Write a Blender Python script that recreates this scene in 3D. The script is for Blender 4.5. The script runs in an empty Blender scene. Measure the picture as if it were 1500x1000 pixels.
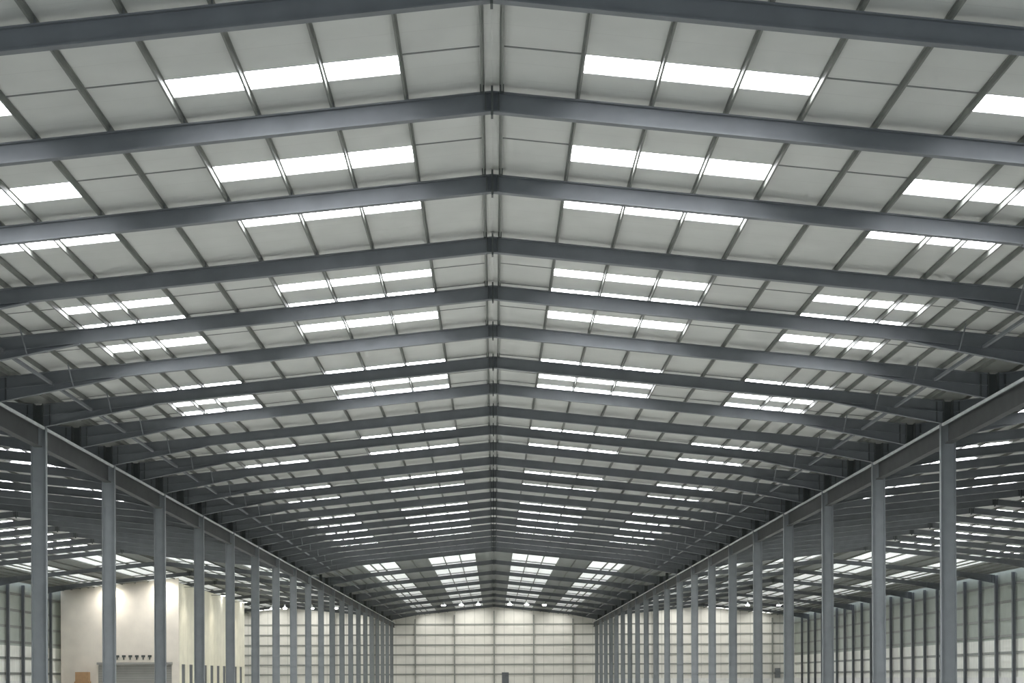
import bpy, math

S = bpy.context.scene
C = S.collection

# ------------------------------------------------------------------ camera, world, exposure
EYE = 1.7
F = 2457.0                                     # focal length in pixels of a 1500 px wide frame
cam_d = bpy.data.cameras.new('camera')
cam = bpy.data.objects.new('camera', cam_d)
C.objects.link(cam)
cam.location = (0, 0, EYE)
ROLL = math.radians(0.22)
cam.rotation_euler = (math.radians(90), ROLL, 0)
cam_d.sensor_width = 36.0
cam_d.lens = 36.0 * F / 1500.0
cam_d.shift_x = (750 - 724.0) / 1500.0
cam_d.shift_y = (993.0 - 500) / 1500.0
cam_d.clip_end = 2000
S.camera = cam

w = bpy.data.worlds.new('daylight')
S.world = w
w.use_nodes = True
w.node_tree.nodes['Background'].inputs[0].default_value = (0.80, 0.88, 1.0, 1)
w.node_tree.nodes['Background'].inputs[1].default_value = 0.7

vs = S.view_settings
vs.view_transform = 'Standard'
vs.look = 'None'
vs.gamma = 1.0
vs.exposure = 0.78
vs.use_curve_mapping = False
try:
    S.cycles.use_denoising = True
    S.cycles.max_bounces = 8
    S.cycles.diffuse_bounces = 6
    S.cycles.glossy_bounces = 2
    S.cycles.sample_clamp_indirect = 4.0
except Exception:
    pass

ROOF_GLOW = 11.0
OPAL_AND_FILL_GLOW = [0.40, 0.32, 0.27, 0.22, 0.18, 0.15, 0.13, 2.5]  # dims bay by bay; last is added glow for the far wall


# ------------------------------------------------------------------ materials
def mat(name, col, rough=0.7, var=0.08, scale=3.0, metal=0.0, stretch=(1, 1, 1)):
    m = bpy.data.materials.new(name)
    m.use_nodes = True
    nt = m.node_tree
    b = nt.nodes['Principled BSDF']
    b.inputs['Roughness'].default_value = rough
    b.inputs['Metallic'].default_value = metal
    b.inputs['Specular IOR Level'].default_value = 0.25
    tc = nt.nodes.new('ShaderNodeTexCoord')
    mp = nt.nodes.new('ShaderNodeMapping')
    mp.inputs['Scale'].default_value = stretch
    nz = nt.nodes.new('ShaderNodeTexNoise')
    nz.inputs['Scale'].default_value = scale
    nz.inputs['Detail'].default_value = 3
    cr = nt.nodes.new('ShaderNodeValToRGB')
    cr.color_ramp.elements[0].position = 0.3
    cr.color_ramp.elements[1].position = 0.7
    cr.color_ramp.elements[0].color = tuple(c * (1 - var) for c in col) + (1,)
    cr.color_ramp.elements[1].color = tuple(min(1, c * (1 + var)) for c in col) + (1,)
    nt.links.new(tc.outputs['Object'], mp.inputs[0])
    nt.links.new(mp.outputs[0], nz.inputs['Vector'])
    nt.links.new(nz.outputs['Fac'], cr.inputs[0])
    nt.links.new(cr.outputs[0], b.inputs['Base Color'])
    return m


def ribbed(name, col, axis, pitch, width, dark, rough=0.6):
    """sheeting with thin darker laps repeating along one axis (object space)"""
    m = mat(name, col, rough, 0.05, 0.7)
    nt = m.node_tree
    b = nt.nodes['Principled BSDF']
    src = b.inputs['Base Color'].links[0].from_socket
    tc = [n for n in nt.nodes if n.type == 'TEX_COORD'][0]
    sp = nt.nodes.new('ShaderNodeSeparateXYZ')
    nt.links.new(tc.outputs['Object'], sp.inputs[0])
    d = nt.nodes.new('ShaderNodeMath'); d.operation = 'DIVIDE'; d.inputs[1].default_value = pitch
    f = nt.nodes.new('ShaderNodeMath'); f.operation = 'FRACT'
    l = nt.nodes.new('ShaderNodeMath'); l.operation = 'LESS_THAN'; l.inputs[1].default_value = width / pitch
    nt.links.new(sp.outputs[axis], d.inputs[0])
    nt.links.new(d.outputs[0], f.inputs[0])
    nt.links.new(f.outputs[0], l.inputs[0])
    mx = nt.nodes.new('ShaderNodeMix'); mx.data_type = 'RGBA'
    nt.links.new(l.outputs[0], mx.inputs['Factor'])
    nt.links.new(src, mx.inputs['A'])
    mx.inputs['B'].default_value = tuple(dark) + (1,)
    nt.links.new(mx.outputs['Result'], b.inputs['Base Color'])
    return m


def glow(name, col, strength):
    m = mat(name, (0.8, 0.8, 0.8))
    b = m.node_tree.nodes['Principled BSDF']
    b.inputs['Emission Color'].default_value = tuple(col) + (1,)
    b.inputs['Emission Strength'].default_value = strength
    return m


M = {
    'steel': mat('painted_steel', (0.165, 0.178, 0.186), 0.55, 0.10, 1.2),
    'column': mat('column_paint', (0.255, 0.275, 0.28), 0.55, 0.08, 1.5),
    'dark': mat('dark_steel', (0.085, 0.095, 0.09), 0.6, 0.1, 2),
    'beam': mat('beam_paint', (0.075, 0.08, 0.078), 0.6, 0.1, 1.5),
    'purlin': mat('purlin_steel', (0.20, 0.21, 0.19), 0.6, 0.1, 1.5),
    'galv': mat('galvanised_steel', (0.62, 0.65, 0.64), 0.5, 0.1, 3),
    'sheet': ribbed('roof_sheeting', (0.55, 0.565, 0.53), 1, 1.0, 0.02, (0.5, 0.51, 0.48)),
    'sheet_far': ribbed('darker_roof_sheeting', (0.20, 0.215, 0.20), 1, 1.0, 0.02, (0.17, 0.18, 0.165)),  # roof sheeting again in a darker tone
    'lap': mat('lap_seal', (0.20, 0.21, 0.20)),
    'kerb': mat('white_kerb', (0.8, 0.8, 0.82)),
    'light': glow('daylight_sheet', (0.96, 0.96, 1.0), ROOF_GLOW),
    'wall_far': ribbed('pale_cladding', (0.72, 0.71, 0.66), 0, 1.78, 0.10, (0.52, 0.52, 0.48)),
    'wall_side': ribbed('grey_cladding', (0.39, 0.43, 0.385), 1, 1.0, 0.04, (0.34, 0.37, 0.34)),
    'wall_side_low': ribbed('pale_lining', (0.80, 0.81, 0.75), 1, 1.0, 0.04, (0.5, 0.52, 0.48)),
    'rail': mat('rail_steel', (0.27, 0.28, 0.26), 0.6),
    'concrete': mat('pale_concrete', (0.72, 0.72, 0.70), 0.8, 0.08, 2),
    'floor': mat('floor_concrete', (0.62, 0.62, 0.59), 0.5, 0.12, 0.15),
    'cream': ribbed('cream_panels', (0.70, 0.655, 0.575), 0, 3.1, 0.04, (0.70, 0.66, 0.58)),
    'cream_side': ribbed('cream_side_panels', (0.88, 0.85, 0.70), 1, 2.6, 0.10, (0.68, 0.65, 0.52)),
    'shutter': ribbed('grey_shutter', (0.30, 0.30, 0.28), 2, 0.3, 0.05, (0.22, 0.22, 0.21)),
    'door': mat('dark_door', (0.12, 0.13, 0.14), 0.5),
    'brown': mat('cardboard_brown', (0.42, 0.27, 0.15), 0.8),
    'lamp': glow('lamp_lens', (1.0, 0.98, 0.94), 14.0),
    'flood': glow('flood_lens', (1.0, 0.96, 0.86), 30.0),
}


for i_, g_ in enumerate(OPAL_AND_FILL_GLOW):
    M['opal%d' % i_] = glow('opal_sheet', (0.94, 1.0, 0.96) if g_ < 1 else (1.0, 0.985, 0.94), g_)  # warmer tint only for the added far-wall glow


# ------------------------------------------------------------------ mesh helpers
class MB:
    def __init__(s):
        s.v, s.f = [], []

    def hexa(s, p):
        """8 points: bottom ring 0-3, top ring 4-7"""
        n = len(s.v)
        s.v += [tuple(q) for q in p]
        for f in ((3, 2, 1, 0), (4, 5, 6, 7), (0, 1, 5, 4), (1, 2, 6, 5), (2, 3, 7, 6), (3, 0, 4, 7)):
            s.f.append(tuple(n + i for i in f))

    def box(s, x0, x1, y0, y1, z0, z1):
        s.hexa([(x0, y0, z0), (x1, y0, z0), (x1, y1, z0), (x0, y1, z0),
                (x0, y0, z1), (x1, y0, z1), (x1, y1, z1), (x0, y1, z1)])

    def slope(s, xa, xb, y0, y1, ba, bb, ta, tb):
        """prism running along x whose bottom goes ba->bb and top ta->tb"""
        if xa > xb:
            xa, xb, ba, bb, ta, tb = xb, xa, bb, ba, tb, ta
        s.hexa([(xa, y0, ba), (xb, y0, bb), (xb, y1, bb), (xa, y1, ba),
                (xa, y0, ta), (xb, y0, tb), (xb, y1, tb), (xa, y1, ta)])

    def bar(s, a, b, r):
        import mathutils
        a, b = mathutils.Vector(a), mathutils.Vector(b)
        d = (b - a).normalized()
        u = d.cross(mathutils.Vector((0, 0, 1)))
        if u.length < 1e-4:
            u = mathutils.Vector((1, 0, 0))
        u.normalize()
        v = d.cross(u)
        ring = [(-u - v) * r, (u - v) * r, (u + v) * r, (-u + v) * r]
        s.hexa([a + q for q in ring] + [b + q for q in ring])

    def cyl(s, cx, cy, z0, z1, r0, r1, n=16):
        k = len(s.v)
        for z, r in ((z0, r0), (z1, r1)):
            for i in range(n):
                t = 2 * math.pi * i / n
                s.v.append((cx + r * math.cos(t), cy + r * math.sin(t), z))
        for i in range(n):
            j = (i + 1) % n
            s.f.append((k + i, k + j, k + n + j, k + n + i))
        s.f.append(tuple(k + i for i in range(n))[::-1])
        s.f.append(tuple(k + n + i for i in range(n)))

    def mesh(s, name, m, m2=None):
        me = bpy.data.meshes.new(name)
        me.from_pydata(s.v, [], s.f)
        me.update()
        me.materials.append(M[m])
        if m2:
            me.materials.append(M[m2])
        return me

    def build(s, name, m, parent=None, loc=(0, 0, 0)):
        o = bpy.data.objects.new(name, s.mesh(name, m))
        C.objects.link(o)
        o.location = loc
        if parent:
            o.parent = parent
        return o


def tag(o, label=None, cat=None, group=None, kind=None):
    if label: o['label'] = label
    if cat: o['category'] = cat
    if group: o['group'] = group
    if kind: o['kind'] = kind
    return o


def empty(name, loc=(0, 0, 0)):
    o = bpy.data.objects.new(name, None)
    o.empty_display_size = 0.3
    C.objects.link(o)
    o.location = loc
    return o


def copy_tree(o, kids):
    c = o.copy()
    C.objects.link(c)
    for ch in kids:
        d = ch.copy()
        C.objects.link(d)
        d.parent = c
    return c


ONES = ['', 'first', 'second', 'third', 'fourth', 'fifth', 'sixth', 'seventh', 'eighth', 'ninth', 'tenth', 'eleventh',
        'twelfth', 'thirteenth', 'fourteenth', 'fifteenth', 'sixteenth', 'seventeenth', 'eighteenth', 'nineteenth']
TENS = {2: ('twentieth', 'twenty'), 3: ('thirtieth', 'thirty'), 4: ('fortieth', 'forty')}


def nth(n):
    if n < 20: return ONES[n]
    t, u = divmod(n, 10)
    return TENS[t][0] if u == 0 else TENS[t][1] + '-' + ONES[u]


def near(n):
    if n < 1:
        return ['one bay', 'two bays', 'three bays'][-n] + ' before the first in the photo'
    return 'nearest the camera' if n == 1 else nth(n) + ' from the camera'


# ------------------------------------------------------------------ building dimensions
SL = 0.1025                    # roof slope
A_BOT = 13.98                  # underside of rafter at the apex
RD = 0.45                      # rafter depth
A_TOP = A_BOT + RD
PD = 0.16                      # purlin depth
W = 18.0                       # half span
HX = 13.4                      # haunch starts
EX = 17.84                     # rafter end
HB = 11.70                     # haunch bottom / valley beam top
BAY = 6.0
FR = [30.45 + BAY * i for i in range(-2, 23)] + [180.45, 198.45, 216.45, 234.45, 252.45, 270.45, 288.45]
Y0, Y1 = 12.0, 303.0
PX = [0.20, 1.86, 3.47, 5.09, 6.70, 8.31, 9.92, 11.53, 12.47, 13.40, 14.05, 15.10, 16.15, 17.20]
STR = [(22.0, 23.0), (34.15, 35.2), (39.95, 41.2), (44.3, 45.3), (52.0, 52.9), (54.6, 55.6), (57.95, 59.1), (66.65, 67.8),
       (70.0, 70.9), (72.4, 73.5), (84.8, 85.9), (90.7, 91.9), (102.8, 104.0), (109.4, 110.4), (121.2, 122.3),
       (127.3, 128.4), (133.5, 134.6), (139.7, 140.8), (146.0, 147.0), (152.5, 153.5)]
FARB = [162.45, 180.45, 198.45, 216.45, 234.45, 252.45, 270.45, 288.45, 303.0]
LOOK = {}                                      # strips that are not clear sheets: start -> opal number
for i_, (a_, b_) in enumerate(zip(FARB[:-1], FARB[1:])):
    if i_ < 7:                                 # pale opal, an added hidden strip to brighten the far end, pale opal
        m_ = a_ * 1.022
        for p_, q_, o_ in ((a_ + 0.6, m_ - 0.1, True), (m_, m_ + 1.4, False), (m_ + 1.5, b_ - 0.6, True)):
            STR.append((p_, q_))
            if o_: LOOK[p_] = i_
    else:
        STR.append((a_ + 0.6, 292.9)); LOOK[a_ + 0.6] = 6
        STR.append((293.4, 302.2)); LOOK[293.4] = 7  # added bright row, out of sight, that lights the far wall
GRP = [(PX[1], PX[4]), (PX[6], PX[9])]
SIDE_STR = [q for q in STR if q[0] < 130 or q[0] > 160] + [(132.9, 134.0), (138.9, 140.2), (145.1, 146.3), (151.3, 152.5),
                                                           (157.4, 158.6)]
SIDE_STR.sort()


def strips(nm):
    return STR if nm == 'centre' else SIDE_STR


SPANS = [('centre', 0.0), ('left', -36.0), ('right', 36.0)]
XHALF = 777.0 / F              # half frame width per metre of depth, with margin


def in_view(x, y):
    return y > 0 and abs(x) < XHALF * y + 1.5


# ------------------------------------------------------------------ setting: floor, walls
def struct(name, mb, m, loc=(0, 0, 0)):
    return tag(mb.build(name, m, None, loc), kind='structure')


b = MB(); b.box(-54.8, 54.8, -25, Y1 + 0.5, -0.2, 0.0); struct('floor', b, 'floor')

b = MB(); b.box(-54.35, 54.35, Y1 + 0.25, Y1 + 0.45, 0, 15.0); struct('wall_far', b, 'wall_far')
for side, sx in (('left', -1), ('right', 1)):
    b = MB()
    xa, xb = sorted((sx * 54.35, sx * 54.55))
    b.box(xa, xb, -25, Y1 + 0.45, 5.6, 12.9)
    o = struct('wall_' + side, b, 'wall_side')
    b = MB()
    b.box(xa, xb, -25, Y1 + 0.45, 0.0, 5.6)
    q = b.build('wall_lining', 'wall_side_low', o)
    b = MB()
    xa, xb = sorted((sx * 54.20, sx * 54.35))
    b.box(xa, xb, 60, Y1, 0, 1.58)
    struct('baseboard_' + side, b, 'concrete')
b = MB(); b.box(18.4, 54.15, Y1 + 0.1, Y1 + 0.25, 0, 1.58); struct('baseboard_far', b, 'concrete')


# ceiling: one sheeted slope per half span, with real openings for the rooflights
def ceiling(name, xr, s, STR):
    xs = [0.0, GRP[0][0], GRP[0][1], GRP[1][0], GRP[1][1], 17.45]
    ys = [Y0] + [v for st in STR for v in st] + [Y1 + 0.4]
    verts, faces, far = [], [], []
    for y in ys:
        for x in xs:
            verts.append((xr + s * x, y, A_TOP + PD - SL * x))
    n = len(xs)
    for j in range(len(ys) - 1):
        hole = (j % 2 == 1)
        for i in range(n - 1):
            if hole and i in (1, 3):
                continue
            q = (j * n + i, j * n + i + 1, (j + 1) * n + i + 1, (j + 1) * n + i)
            faces.append(q if s > 0 else q[::-1])
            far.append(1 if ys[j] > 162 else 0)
    me = bpy.data.meshes.new(name)
    me.from_pydata(verts, [], faces)
    me.update()
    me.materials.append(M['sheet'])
    me.materials.append(M['sheet_far'])        # darker copy of the sheeting over the far bays
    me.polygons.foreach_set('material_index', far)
    o = bpy.data.objects.new(name, me)
    C.objects.link(o)
    md = o.modifiers.new('thickness', 'SOLIDIFY')
    md.thickness = 0.05
    md.offset = 1.0
    tag(o, kind='structure')
    # the dark lap where the sheets end against each row of rooflights
    b = MB()
    for a_, b_ in STR:
        if a_ > 160: continue
        for xa, xb in ((0.25, GRP[0][0]), (GRP[0][1], GRP[1][0]), (GRP[1][1], 17.4)):
            t = A_TOP + PD
            b.slope(xr + s * xa, xr + s * xb, a_ - 0.03, a_ + 0.03, t - SL * xa - 0.012, t - SL * xb - 0.012,
                    t - SL * xa + 0.01, t - SL * xb + 0.01)
    b.build('sheet_lap', 'lap', o)
    return o


for nm, xr in SPANS:
    for s in (-1, 1):
        ceiling('ceiling', xr, s, strips(nm))

# valley gutters between spans
for side, sx in (('left', -1), ('right', 1)):
    b = MB()
    x = sx * 18.0
    b.box(x - 0.51, x + 0.51, Y0, Y1 + 0.2, 12.66, 12.69)
    b.box(x - 0.53, x - 0.51, Y0, Y1 + 0.2, 12.66, 12.86)
    b.box(x + 0.51, x + 0.53, Y0, Y1 + 0.2, 12.66, 12.86)
    o = b.build('valley_gutter', 'purlin')
    tag(o, 'long steel gutter along the roof valley above the %s row of columns' % side, 'gutter')


# ------------------------------------------------------------------ rafters
def half_beam(s, end=EX):
    b = MB()
    hw = 0.10
    def bot(x): return A_BOT - SL * x
    def top(x): return A_TOP - SL * x
    t = 0.03
    b.slope(0, s * end, -hw, hw, bot(0), bot(end), bot(0) + t, bot(end) + t)
    b.slope(0, s * end, -hw, hw, top(0) - t, top(end) - t, top(0), top(end))
    b.slope(0, s * end, -0.01, 0.01, bot(0) + t, bot(end) + t, top(0) - t, top(end) - t)
    for x in PX[1:9]:                          # purlin cleats
        b.box(s * x + 0.012, s * x + 0.024, -0.07, 0.07, top(x) - 0.01, top(x) + 0.12)
    return b


def haunch(s):
    b = MB()
    x0, x1 = HX, EX
    z0 = A_BOT - SL * x0
    z1 = A_BOT - SL * x1
    hw = 0.10
    b.slope(s * x0, s * x1, -hw, hw, z0 - 0.03, HB, z0, HB + 0.03)
    b.slope(s * x0, s * x1, -0.01, 0.01, z0 - 0.002, HB + 0.03, z0, z1)
    return b


def end_plate(s):
    b = MB()
    x0, x1 = sorted((s * (EX - 0.04), s * EX))
    b.box(x0, x1, -0.14, 0.14, HB, A_TOP - SL * EX + 0.02)
    x0, x1 = sorted((s * (EX - 0.30), s * (EX - 0.27)))
    b.box(x0, x1, -0.10, 0.10, HB + 0.06, A_TOP - SL * EX - 0.02)
    return b


apex = MB()
apex.box(-0.025, 0.025, -0.13, 0.13, A_BOT - 0.09, A_TOP + 0.10)
apex.box(-0.16, -0.13, -0.10, 0.10, A_BOT + 0.02, A_TOP - 0.03)
apex.box(0.13, 0.16, -0.10, 0.10, A_BOT + 0.02, A_TOP - 0.03)
ridge_cleat = {}
for sx in (-1, 1):
    xa, xb = sorted((sx * 0.17, sx * 0.26))
    ridge_cleat[sx] = MB()
    ridge_cleat[sx].box(xa, xb, -0.12, -0.10, A_TOP - 0.06, A_TOP + 0.14)


def brace(s):
    b = MB()
    x = 15.10
    z = A_TOP - SL * x
    b.bar((s * x, -0.12, z - 0.62), (s * x, -0.95, z + 0.08), 0.02)
    return b


me_beam = {s: half_beam(s).mesh('rafter_beam', 'steel') for s in (-1, 1)}
me_haunch = {s: haunch(s).mesh('haunch', 'steel') for s in (-1, 1)}
me_end = {s: end_plate(s).mesh('end_plate', 'dark') for s in (-1, 1)}
me_apex = apex.mesh('apex_plate', 'dark')
me_cleat = {s: ridge_cleat[s].mesh('ridge_cleat', 'dark') for s in (-1, 1)}
me_brace = {s: brace(s).mesh('fly_brace', 'steel') for s in (-1, 1)}


def part(name, me, parent):
    o = bpy.data.objects.new(name, me)
    C.objects.link(o)
    o.parent = parent
    return o


raf0 = empty('roof_rafter')
kids0 = [part('apex_plate', me_apex, raf0)] + [part('ridge_cleat', me_cleat[q], raf0) for q in (-1, 1)]
for s in (-1, 1):
    kids0 += [part('rafter_beam', me_beam[s], raf0), part('haunch', me_haunch[s], raf0),
              part('end_plate', me_end[s], raf0), part('fly_brace', me_brace[s], raf0)]
first = True
for nm, xr in SPANS:
    k = 0
    for y in FR:
        if nm == 'centre':
            if y < 30: continue
        elif not in_view(18.4, y):
            continue
        k += 1
        if first:
            r = raf0; first = False
        else:
            r = copy_tree(raf0, kids0)
        r.location = (xr, y, 0)
        tag(r, 'grey steel I-section roof rafter of the %s span, %s' % (nm, near(k)), 'rafter',
            'steel rafters across the %s span' % nm)


# ------------------------------------------------------------------ purlins
def purlin_mesh(s, x, ridge=False):
    b = MB()
    L = Y1 - Y0
    z = 0.0
    b.box(-0.006, 0.006, 0, L, z, z + PD - 0.01)
    xa, xb = sorted((0.0, s * 0.04))
    b.box(xa, xb, 0, L, z, z + 0.012)
    xa, xb = sorted((0.0, -s * 0.04))
    b.box(xa, xb, 0, L, z + PD - 0.022, z + PD - 0.012)
    return b


for s in (-1, 1):
    pm = purlin_mesh(s, 0).mesh('roof_purlin', 'purlin')
    for nm, xr in SPANS:
        if nm == 'centre':
            side = 'left' if s < 0 else 'right'
        else:
            side = 'left' if s < 0 else 'right'
        for i, x in enumerate(PX):
            o = bpy.data.objects.new('roof_purlin', pm)
            C.objects.link(o)
            o.location = (xr + s * x, Y0, A_TOP - SL * x)
            pos = 'beside the ridge' if i == 0 else nth(i + 1) + ' from the ridge'
            tag(o, 'thin dark purlin on the %s slope of the %s span, %s' % (side, nm, pos), 'purlin',
                'purlins under the %s span roof' % nm)

# longitudinal tie tubes near the haunches of the centre span
for s, side in ((-1, 'left'), (1, 'right')):
    b = MB()
    x = s * 15.9
    for y0, y1 in zip(FR[:-1], FR[1:]):
        b.box(x - 0.05, x + 0.05, y0 + 0.10, y1 - 0.10, 12.32, 12.42)
        for yy in (y0 + 0.10, y1 - 0.12):
            b.box(x - 0.09, x + 0.09, yy, yy + 0.02, 12.26, 12.48)
    o = b.build('tie_tube', 'steel')
    tag(o, 'long square tie tube between the rafter haunches beside the %s columns' % side, 'tie')


# ------------------------------------------------------------------ rooflights
def rooflight_mesh(s, xa, xb, L):
    pane, kerb = MB(), MB()
    xa, xb = xa + 0.009, xb - 0.009            # clearance to the sheeting around the opening
    za, zb = -SL * xa, -SL * xb
    e = 0.006
    pane.slope(s * (xa + .02), s * (xb - .02), 0.02, L - 0.02, za + 0.07, zb + 0.07, za + 0.09, zb + 0.09)
    t = 0.02
    kerb.slope(s * xa, s * xb, e, t, za - 0.01, zb - 0.01, za + 0.10, zb + 0.10)
    kerb.slope(s * xa, s * xb, L - t, L - e, za - 0.01, zb - 0.01, za + 0.10, zb + 0.10)
    for x, z in ((xa, za), (xb - t, zb)):
        kerb.slope(s * x, s * (x + t), t, L - t, z - 0.01, z - 0.01, z + 0.10, z + 0.10)
    return pane, kerb


cand = []
for nm, xr in SPANS:
    for s in (-1, 1):
        for g, (xa, xb) in enumerate(GRP):
            for a_, b_ in strips(nm):
                if nm == 'centre':
                    if g == 1 and not in_view(xa, a_): continue
                elif not in_view(min(abs(xr + s * xa), abs(xr + s * xb)), b_):
                    continue
                score = (b_ - a_) / a_ ** 2
                if a_ > 160 and a_ not in LOOK: score = 0       # the added fill-light strips the rafters hide
                if a_ > 290: score = 0  # includes the added end row above the far wall
                cand.append((score, nm, xr, s, g, a_, b_))
cut = sorted((c[0] for c in cand), reverse=True)[min(285, len(cand) - 1)]
cache, count = {}, {}
rest = {}
for score, nm, xr, s, g, a_, b_ in cand:
    xa, xb = GRP[g]
    L = b_ - a_
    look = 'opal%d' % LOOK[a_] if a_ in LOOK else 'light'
    pane, kerb = None, None
    if score <= cut:
        pane, kerb = rooflight_mesh(s, xa, xb, L)
        for key, mb in ((look, pane), ('kerb', kerb)):
            v, f = rest.setdefault(key, ([], []))
            n = len(v)
            v += [(x + xr, y + a_, z + A_TOP + PD) for x, y, z in mb.v]
            f += [tuple(n + q for q in t) for t in mb.f]
        continue
    key = (s, g, round(L, 2), look)
    if key not in cache:
        pane, kerb = rooflight_mesh(s, xa, xb, L)
        cache[key] = (pane.mesh('daylight_pane', look), kerb.mesh('kerb', 'kerb'))
    r = empty('rooflight', (xr, a_, A_TOP + PD))
    part('daylight_pane', cache[key][0], r)
    part('kerb', cache[key][1], r)
    k = count[(nm, s, g)] = count.get((nm, s, g), 0) + 1
    slope = ('left' if s < 0 else 'right')
    row = 'ridge' if g == 0 else 'eaves'
    kind = 'pale opal rooflight' if look != 'light' else 'bright strip rooflight'
    tag(r, '%s in the %s-side row, %s slope of %s span, %s' % (kind, row, slope, nm, near(k)), 'rooflight',
        'rooflights of the %s span' % nm)
# the smallest, farthest rooflights and the added hidden glow strips as one object
v, f, mi = [], [], []
me = bpy.data.meshes.new('rooflight')
for q, (key, (vv, ff)) in enumerate(sorted(rest.items())):
    n = len(v)
    v += vv
    f += [tuple(n + a for a in t) for t in ff]
    mi += [q] * len(ff)
    me.materials.append(M[key])
me.from_pydata(v, [], f)
me.polygons.foreach_set('material_index', mi)
me.update()
o = bpy.data.objects.new('rooflight', me)
C.objects.link(o)
tag(o, 'small far rooflights and added glowing strips, mostly hidden by rafters', 'rooflight', kind='stuff')


# ------------------------------------------------------------------ columns and valley beams
def i_column(h, depth=0.60, width=0.24, t=0.035):
    b = MB()
    d = depth / 2
    b.box(-d, -d + t, -width / 2, width / 2, 0.03, h)
    b.box(d - t, d, -width / 2, width / 2, 0.03, h)
    b.box(-d + t, d - t, -0.012, 0.012, 0.03, h)
    return b


def base_plate():
    b = MB()
    b.box(-0.40, 0.40, -0.22, 0.22, 0.0, 0.03)
    return b


def cap():
    b = MB()
    b.box(-0.31, 0.31, -0.13, 0.13, 0.0, 0.03)
    return b


col_me = i_column(HB).mesh('shaft', 'column')
stub_me = i_column(0.88, 0.30, 0.22).mesh('valley_post', 'dark')
base_me = base_plate().mesh('base_plate', 'dark')
colY = [66.45 + 12 * i for i in range(-3, 20)]
k = -3
for i, y in enumerate(colY):
    k += 1
    for s, side in ((-1, 'left'), (1, 'right')):
        r = empty('steel_column', (s * W, y, 0))
        part('shaft', col_me, r)
        part('base_plate', base_me, r)
        u = bpy.data.objects.new('head_stub', stub_me)
        C.objects.link(u)
        u.parent = r
        u.location = (0, 0, HB)
        tag(r, 'tall grey steel column in the %s row of the centre span, %s' % (side, near(k)), 'column',
            'columns of the %s row' % side)

# valley beam segments
segs = [(colY[i], colY[i + 1]) for i in range(len(colY) - 1)] + [(colY[-1], Y1)]
for s, side in ((-1, 'left'), (1, 'right')):
    for k, (y0, y1) in enumerate(segs):
        L = y1 - y0
        r = empty('valley_beam', (s * W, y0, 10.90))
        b = MB()
        b.box(-0.15, 0.15, 0.13, L - 0.13, 0, 0.035)
        b.box(-0.20, 0.20, 0.13, L - 0.13, 0.765, 0.80)
        b.box(-0.012, 0.012, 0.13, L - 0.13, 0.035, 0.765)
        b.build('beam', 'beam', r)
        b = MB()
        for q in (-1, 1):
            xa, xb = sorted((q * 0.201, q * 0.27))
            b.box(xa, xb, 0.13, L - 0.13, 0.70, 0.80)
        b.build('pale_edge', 'galv', r)  # pale strip along both upper edges of the beam
        tag(r, 'deep steel beam with pale upper edge spanning %s row columns, %s' % (side, near(k - 1)),
            'beam', 'valley beams over the %s row' % side)
# short posts on the beams at the in-between frames
for s, side in ((-1, 'left'), (1, 'right')):
    k = -2
    for y in FR:
        if y < 30 or any(abs(y - c) < 1 for c in colY): continue
        k += 1
        o = bpy.data.objects.new('valley_post', stub_me)
        C.objects.link(o)
        o.location = (s * W, y, HB)
        tag(o, 'short dark post on the %s valley beam, %s' % (side, near(k)), 'post',
            'short posts on the %s valley beam' % side)

# outer wall columns
out_me = i_column(12.55, 0.33, 0.40).mesh('shaft', 'steel')
for s, side in ((-1, 'left'), (1, 'right')):
    k = 0
    y = 162.45
    while y < 300:
        if in_view(53.5, y):
            k += 1
            r = empty('wall_column', (s * 54.03, y, 0))
            part('shaft', out_me, r)
            part('base_plate', base_me, r).scale = (0.41, 1, 1)
            tag(r, 'grey steel column against the outer %s wall, %s' % (side, near(k)), 'column',
                'columns along the outer %s wall' % side)
        y += BAY

# gable posts on the far wall
gp = []
for c in (0, -36, 36):
    for dx in (0, -7.15, 7.15, -14.25, 14.25):
        gp.append(c + dx)
gp = sorted(gp)
for k, x in enumerate(gp):
    d = abs(x) if abs(x) < 18 else abs(abs(x) - 36)
    h = A_BOT - SL * d - 0.1
    b = MB()
    b.box(-0.12, 0.12, 0.0, 0.03, 0, h)
    b.box(-0.12, 0.12, 0.20, 0.23, 0, h)
    b.box(-0.012, 0.012, 0.03, 0.20, 0, h)
    o = b.build('gable_post', 'rail', None, (x, Y1 - 0.1, 0))
    tag(o, 'slim grey steel post standing against the far wall, %s from the left' % nth(k + 1), 'post',
        'gable posts of the far wall')


# sheeting rails
def zrail(L, along):
    b = MB()
    if along == 'x':
        b.box(0, L, 0.0, 0.11, 0, 0.03)
        b.box(0, L, 0.0, 0.012, 0.03, 0.24)
        b.box(0, L, 0.0, 0.11, 0.24, 0.27)
    else:
        b.box(0.0, 0.11, 0, L, 0, 0.03)
        b.box(0.0, 0.012, 0, L, 0.03, 0.24)
        b.box(0.0, 0.11, 0, L, 0.24, 0.27)
    return b


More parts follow.
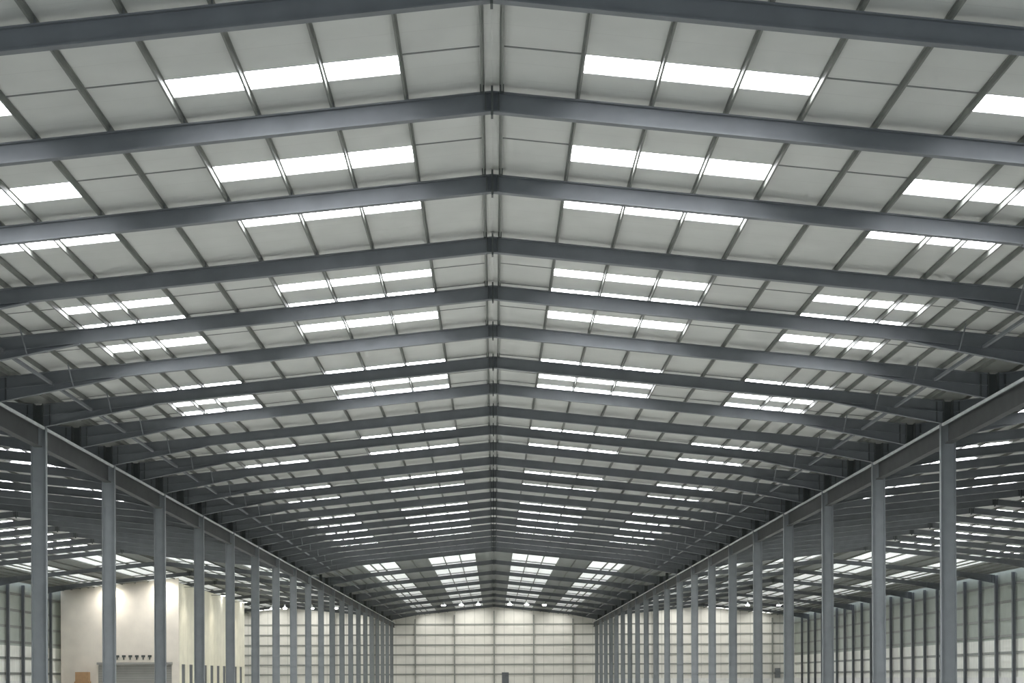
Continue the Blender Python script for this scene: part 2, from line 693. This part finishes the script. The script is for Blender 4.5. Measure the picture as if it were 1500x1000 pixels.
RZ = [2.3, 4.05, 5.85, 7.6, 9.45, 11.3]
me_far = zrail(108.2, 'x').mesh('sheeting_rail', 'rail')
me_side = zrail(150, 'y').mesh('sheeting_rail', 'rail')
for k, z in enumerate(RZ):
    o = bpy.data.objects.new('sheeting_rail', me_far)
    C.objects.link(o)
    o.location = (-54.1, Y1 + 0.135, z)
    tag(o, 'horizontal grey rail across the far wall, %s from the bottom' % nth(k + 1), 'rail', 'rails on the far wall')
    for s, side in ((-1, 'left'), (1, 'right')):
        o = bpy.data.objects.new('sheeting_rail', me_side)
        C.objects.link(o)
        o.location = (s * 54.345 - (0.0 if s > 0 else 0.0), Y1 - 150.2, z)
        o.location.x = 54.20 if s > 0 else -54.31
        tag(o, 'horizontal grey rail along the outer %s wall, %s from the bottom' % (side, nth(k + 1)), 'rail',
            'rails on the outer %s wall' % side)

# ------------------------------------------------------------------ far wall door and cabinet
b = MB()
b.box(-0.42, 0.42, 0, 0.06, 0, 2.55)
o = struct('door_1', b, 'door', (2.0, Y1 - 0.02 + 0.12, 0))
b = MB(); b.box(-0.62, -0.42, -0.02, 0.1, 0, 2.7); b.box(0.42, 0.62, -0.02, 0.1, 0, 2.7); b.box(-0.62, 0.62, -0.02, 0.1, 2.55, 2.75)
b.build('door_frame', 'door', o)

b = MB()
b.box(-0.45, 0.45, -0.35, 0.0, 0, 1.75)
o = b.build('control_cabinet', 'door', None, (51.2, Y1 + 0.1, 1.58))
tag(o, 'dark upright cabinet fixed above the pale plinth on the far wall', 'cabinet')
b = MB(); b.box(-0.38, 0.38, -0.38, -0.35, 0.08, 1.67); b.build('cabinet_door', 'steel', o)

# ------------------------------------------------------------------ cream enclosure in the left span
EXL, EXR, EY0, EY1 = -53.6, -39.0, 207.5, 262.0
enc = empty('panelled_enclosure', (0, 0, 0))
tag(enc, 'tall cream panelled enclosure under the left span roof with grey shutter', 'enclosure')


def rz(x):
    return A_TOP + PD - 0.03 - SL * abs(x + 36)


op_l, op_r, op_h = -49.0, -39.9, 3.55
b = MB()
b.slope(EXL, op_l, EY0, EY0 + 0.15, 0, 0, rz(EXL) - 0.02, rz(op_l))
b.slope(op_l, op_r, EY0, EY0 + 0.15, op_h, op_h, rz(op_l), rz(op_r))
b.slope(op_r, EXR, EY0, EY0 + 0.15, 0, 0, rz(op_r), rz(EXR))
b.build('front_wall', 'cream', enc)
b = MB()
top = A_BOT - SL * 3 - 0.03
doors = [209.4 + 5.3 * i for i in range(10)]
y = EY0 + 0.15
for d in doors:
    b.box(EXR - 0.15, EXR, y, d, 0, 3.6)
    y = d + 2.5
b.box(EXR - 0.15, EXR, y, EY1, 0, 3.6)
b.box(EXR - 0.15, EXR, EY0 + 0.15, EY1, 3.6, top)
b.build('side_wall', 'cream_side', enc)
b = MB(); b.box(EXL, EXR, EY1, EY1 + 0.15, 0, 11.6); b.build('back_wall', 'cream_side', enc)
b = MB(); b.box(op_l, op_r, EY0 + 0.18, EY0 + 0.24, 0, op_h); b.build('roller_shutter', 'shutter', enc)
b = MB(); b.box(op_l - 0.1, op_r + 0.1, EY0 - 0.35, EY0, op_h, op_h + 0.28); b.build('shutter_box', 'shutter', enc)
for i in range(6):
    b = MB()
    x = -46.6 + i * 0.80
    b.slope(x - 0.22, x + 0.22, EY0 - 0.12, EY0 - 0.01, 4.45, 4.45, 4.72, 4.72)
    b.box(x - 0.05, x + 0.05, EY0 - 0.25, EY0 - 0.01, 4.15, 4.45)
    b.build('wall_bracket', 'dark', enc)
for d in doors:
    b = MB()
    b.box(EXR - 0.13, EXR - 0.08, d, d + 2.5, 0, 3.6)
    b.build('dock_door', 'door', enc)
b = MB(); b.box(-0.9, 0.9, -0.6, 0.6, 0.15, 1.5); 
for q in (-0.8, 0.0, 0.8): b.box(q - 0.07, q + 0.07, -0.6, 0.6, 0, 0.15)
b.box(-0.8, 0.8, -0.5, 0.5, 1.5, 2.65)
o = b.build('stacked_cartons', 'brown', None, (-50.6, 206.2, 0))
tag(o, 'brown carton stack on the floor before the cream enclosure', 'cartons')


# ------------------------------------------------------------------ lamps
def high_bay(x, y, z, label, group):
    d = abs(x) if abs(x) < 18 else abs(abs(x) - 36)
    zc = A_TOP + PD - SL * d
    r = empty('high_bay_lamp', (x, y, z))
    b = MB(); b.cyl(0, 0, 0.02, 0.32, 0.38, 0.12); b.cyl(0, 0, 0.32, 0.55, 0.10, 0.10); b.build('housing', 'galv', r)
    b = MB(); b.cyl(0, 0, -0.14, 0.02, 0.28, 0.36); b.build('lamp_lens', 'lamp', r)
    b = MB(); b.cyl(0, 0, 0.55, zc - z - 0.012, 0.02, 0.02, 8); b.build('drop_rod', 'dark', r)
    tag(r, label, 'lamp', group)


LY = 261.0
for k, x in enumerate((-7.85, -5.09, -2.45, 2.45, 5.09, 7.85)):
    high_bay(x, LY, 13.25 - 0.02 * abs(x), 'small bright high-bay lamp before the far wall, %s from the left of six' % nth(k + 1),
             'high-bay lamps of the centre span')
for k, x in enumerate((28.8, 39.47, 44.3)):
    high_bay(x, LY, 12.9, 'small bright high-bay lamp in the right span, %s from the left' % nth(k + 1),
             'high-bay lamps of the right span')
for k, x in enumerate((-34.5, -32.53, -28.3, -24.6)):
    high_bay(x, LY, 12.7, 'small bright high-bay lamp in the left span, %s from the left' % nth(k + 1),
             'high-bay lamps of the left span')

def floodlight(x, y, wall, label, energy):
    """floodlight on an arm reaching out from the enclosure; wall = 'front' or 'side'"""
    zt = (rz(x) if wall == 'front' else top) - 0.45
    r = empty('wall_floodlight', (x, y, zt))
    b = MB(); b.box(-0.30, 0.30, -0.16, 0.16, 0.03, 0.25); b.build('housing', 'dark', r)
    b = MB()
    if wall == 'front':
        b.box(-0.03, 0.03, 0.16, EY0 - y - 0.006, 0.10, 0.16)
    else:
        b.box(EXR - x + 0.006, -0.30, -0.03, 0.03, 0.10, 0.16)
    b.build('arm', 'dark', r)
    b = MB(); b.box(-0.27, 0.27, -0.14, 0.14, -0.01, 0.03); b.build('lamp_lens', 'flood', r)
    tag(r, label, 'lamp')
    ld = bpy.data.lights.new('flood_beam', 'SPOT')
    ld.energy = energy
    ld.color = (1.0, 0.94, 0.82)
    ld.spot_size = math.radians(165)
    ld.spot_blend = 1.0
    ld.shadow_soft_size = 0.2
    lo = bpy.data.objects.new('flood_beam', ld)
    C.objects.link(lo)
    lo.parent = r
    lo.location = (0, 0, -0.06)
    if wall == 'front':
        lo.rotation_euler = (math.radians(30), 0, 0)
    else:
        lo.rotation_euler = (0, math.radians(-38), 0)


floodlight(-47.3, EY0 - 1.1, 'front', 'floodlight at the top left of the cream enclosure front wall', 550)
floodlight(-40.8, EY0 - 1.1, 'front', 'floodlight at the top right of the cream enclosure front wall', 550)
floodlight(EXR + 1.6, EY0 + 3.5, 'side', 'floodlight on the cream enclosure side wall nearest its front corner', 1500)
floodlight(EXR + 1.6, EY0 + 24.0, 'side', 'added floodlight on the cream enclosure side wall halfway back', 1500)  # added lamp with no seen source, brightens the side wall
floodlight(EXR + 1.6, EY0 + 44.5, 'side', 'added floodlight on the cream enclosure side wall toward its far end', 1500)  # likewise added, to light the rear of that wall
